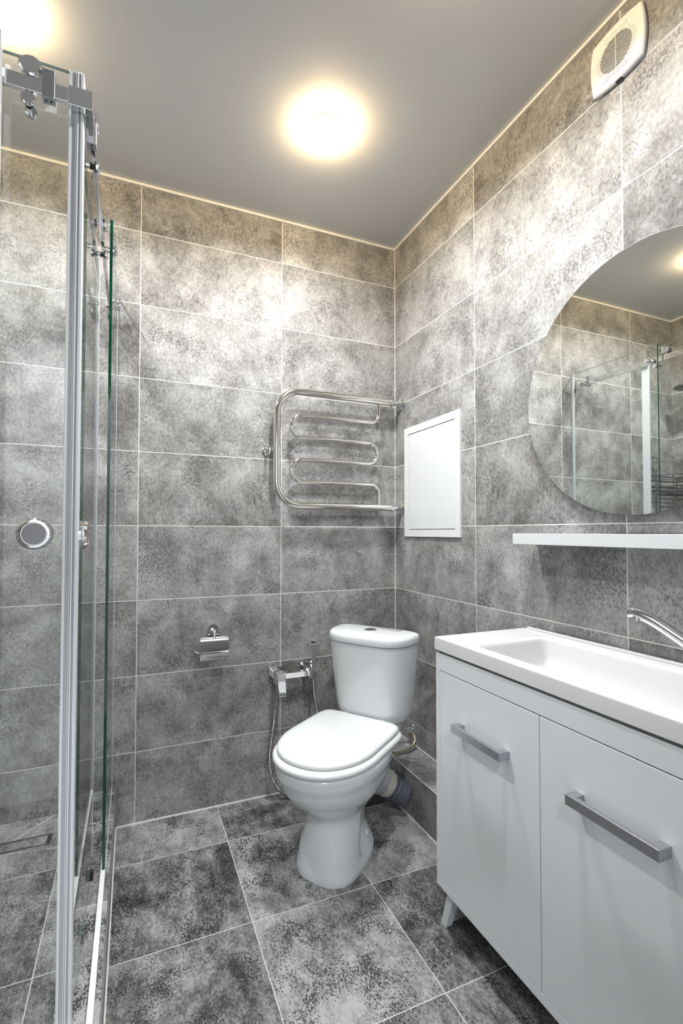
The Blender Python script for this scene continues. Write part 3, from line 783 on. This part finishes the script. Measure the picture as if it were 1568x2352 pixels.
# door rollers: big cap above the rail, small one below
def roller(parent, p, n, big):
    p, n = Vector(p), Vector(n); r = .021 if big else .0125
    bm = B()
    lathe(bm, p + n * .0172, n, [(-.0005, r * .6), (0, r), (.005, r), (.008, r * .82), (.0082, 0)], seg=12 if big else 32)
    cyl(bm, p - n * .014, p + n * .018, .0055, 16)
    lathe(bm, p - n * .010, -n, [(0, r * .9), (.008, r * .9), (.011, r * .7), (.011, 0)], seg=32)
    o = obj('roller', bm, CHROME, parent, angle=25)
    bm = B(); lathe(bm, p + n * .004, n, [(0, r * .6), (.003, r * .6), (.005, r * .5), (.008, r * .5), (.010, r * .75), (.0125, r * .95), (.0129, r * .9)], seg=32)
    obj('roller_tyre', bm, BLACK, parent)
fn = Vector((0, -1, 0)); sn_ = Vector((1, 0, 0))
for x in (-1.409, -1.85):
    roller(fd, (x, DYa, 2.083), fn, True); roller(fd, (x - .004, DYa, 2.016), fn, False)
for y in (-.905, -.525):
    roller(sd, (DX1, y, 2.083), sn_, True); roller(sd, (DX1, y + .045, 2.016), sn_, False)
# magnetic corner seals
def seal_strip(name, parts, parent, z0, z1):
    bm = B()
    for (x0, x1, y0, y1, mt) in parts: box(bm, x0, x1, y0, y1, z0, z1, mat=mt)
    return obj(name, bm, [SEAL, SEALG], parent, smooth=False, bevel=.0008)
seal_strip('magnetic_seal', [(-1.344, -1.3385, -.988, -.972, 0), (-1.3385, -1.332, -.986, -.974, 1), (-1.332, -1.3295, -.988, -.972, 0)], fd, .162, GT)
seal_strip('magnetic_seal', [(-1.3290, -1.3255, -.990, -.960, 0), (-1.3255, -1.322, -.987, -.960, 1), (-1.322, -1.3165, -.991, -.960, 0)], sd, .162, GT)
seal_strip('rear_seal', [(-1.3275, -1.3175, -.434, -.426, 0), (-1.3225, -1.3200, -.426, -.396, 0)], sd, .175, GT - .05)
seal_strip('edge_seal', [(-1.4635, -1.453, -1.029, -1.015, 0)], ff, .175, GT)
seal_strip('wall_profile', [(-1.2885, -1.2775, -.012, 0, 1)], fp, .16, GT)
# knobs
def knob(parent, p, n):
    p, n = Vector(p), Vector(n)
    for s in (1, -1):
        bm = B(); q = p + n * (.004 * s); lathe(bm, q, n * s, [(0, .031), (.008, .031), (.013, .027), (.0135, .0235), (.0115, .0225), (.0115, 0)], seg=44)
        obj('knob', bm, CHROME, parent, angle=25)
        bm = B(); lathe(bm, q + n * s * .0112, n * s, [(0, .0215), (.0008, .0215), (.0008, 0)], seg=40)
        obj('knob_face', bm, KNOBF, parent)
knob(fd, (-1.392, (DYa + DYb) / 2, 1.162), fn)
knob(sd, ((DX0 + DX1) / 2, -.893, 1.160), sn_)
# bottom profile on the curb and door guide
bm = B(); box(bm, -1.291, -1.278, -1.03, -.002, .158, .171); obj('bottom_profile', bm, PLAST, sh, smooth=False, bevel=.001)
bm = B(); box(bm, -2.19, -1.291, -1.029, -1.015, .158, .171); obj('bottom_profile', bm, PLAST, sh, smooth=False, bevel=.001)
bm = B(); box(bm, -1.318, -1.309, -.522, -.510, .158, .185); obj('door_guide', bm, BLACK, sh, smooth=False, bevel=.001)

# linear drain in the shower floor
dr = thing('shower_drain', 'narrow linear drain with tiled insert in the shower floor by the back wall', 'drain', (-1.76, -.155, SZ))
bm = B()
for a in ((-2.05, -1.460, -.128, -.124), (-2.05, -1.460, -.190, -.186), (-1.464, -1.460, -.186, -.128), (-2.05, -2.046, -.186, -.128)): box(bm, *a, SZ, SZ + .002)
obj('steel_frame', bm, CHROME, dr, smooth=False)
bm = B(); box(bm, -2.046, -1.464, -.186, -.128, SZ, SZ + .0009); obj('slot', bm, BLACK, dr, smooth=False)
bm = B(); quad_uv(bm, [(-2.04, -.181, SZ + .0016), (-1.478, -.181, SZ + .0016), (-1.478, -.133, SZ + .0016), (-2.04, -.133, SZ + .0016)], [(.02, .1), (.39, .1), (.39, .15), (.02, .15)]); obj('tile_insert', bm, FLOOR, dr, smooth=False)

# shower fittings seen in the mirror
cad = thing('shower_caddy', 'dark wire corner basket inside the shower, seen in the mirror', 'caddy', (-2.05, -.12, 1.41))
bm = B()
for z, k in ((1.41, .82), (1.435, .86), (1.46, .9), (1.50, .96), (1.53, 1.0)):
    tube(bm, fillet([(-2.19, -.034, z), (-2.19 + .33 * k, -.034, z), (-2.19 + .24 * k, -.17 * k, z), (-2.19 + .012, -.24 * k, z), (-2.19, -.034, z)], .02, 5), .003, seg=8)
obj('basket_rings', bm, WIRE, cad)
bm = B()
for i in range(9):
    x = -2.17 + .031 * i; tube(bm, [(x, -.036, 1.41), (x, -.15, 1.41)], .002, seg=6)
for x, y in ((-2.185, -.036), (-1.90, -.036), (-1.98, -.14), (-2.17, -.19)): tube(bm, [(x, y, 1.41), (x - .0, y, 1.53)], .0025, seg=6)
obj('basket_base', bm, WIRE, cad)
ov = thing('overhead_shower', 'dark round overhead shower on a chrome arm in the shower', 'shower head', (XL, -.19, 2.13))
bm = B(); tube(bm, fillet([(XL, -.19, 2.14), (-2.05, -.19, 2.14), (-2.05, -.19, 2.10)], .03, 6), .009, seg=14); lathe(bm, (XL, -.19, 2.14), (1, 0, 0), [(0, .025), (.005, .025), (.008, .012)], seg=24); obj('arm', bm, CHROME, ov)
bm = B(); lathe(bm, (-2.05, -.19, 2.105), (0, 0, -1), [(0, .012), (.012, .02), (.02, .07), (.028, .072), (.030, .068), (.030, 0)], seg=36); obj('head', bm, WIRE, ov)
hs = thing('shower_hose', 'thin chrome shower hose looping down the back wall in the shower', 'hose', (-1.95, -.03, 1.6))
bm = B(); tube(bm, smooth_path([(-1.91, -.006, 1.61), (-1.92, -.035, 1.635), (-1.95, -.04, 1.655), (-1.985, -.04, 1.645), (-2.01, -.026, 1.60), (-2.018, -.014, 1.54), (-2.02, -.012, 1.3), (-1.98, -.010, .8)], 8), .0065, seg=12); obj('tube', bm, HOSE, hs)
bm = B(); lathe(bm, (-1.91, 0, 1.61), (0, -1, 0), [(0, .022), (.006, .022), (.01, .012), (.014, .011)], seg=24); obj('wall_elbow', bm, CHROME, hs)
bm = B(); lathe(bm, (-1.98, 0, .8), (0, -1, 0), [(0, .022), (.006, .022), (.01, .012), (.018, .011)], seg=24); obj('wall_elbow', bm, CHROME, hs)
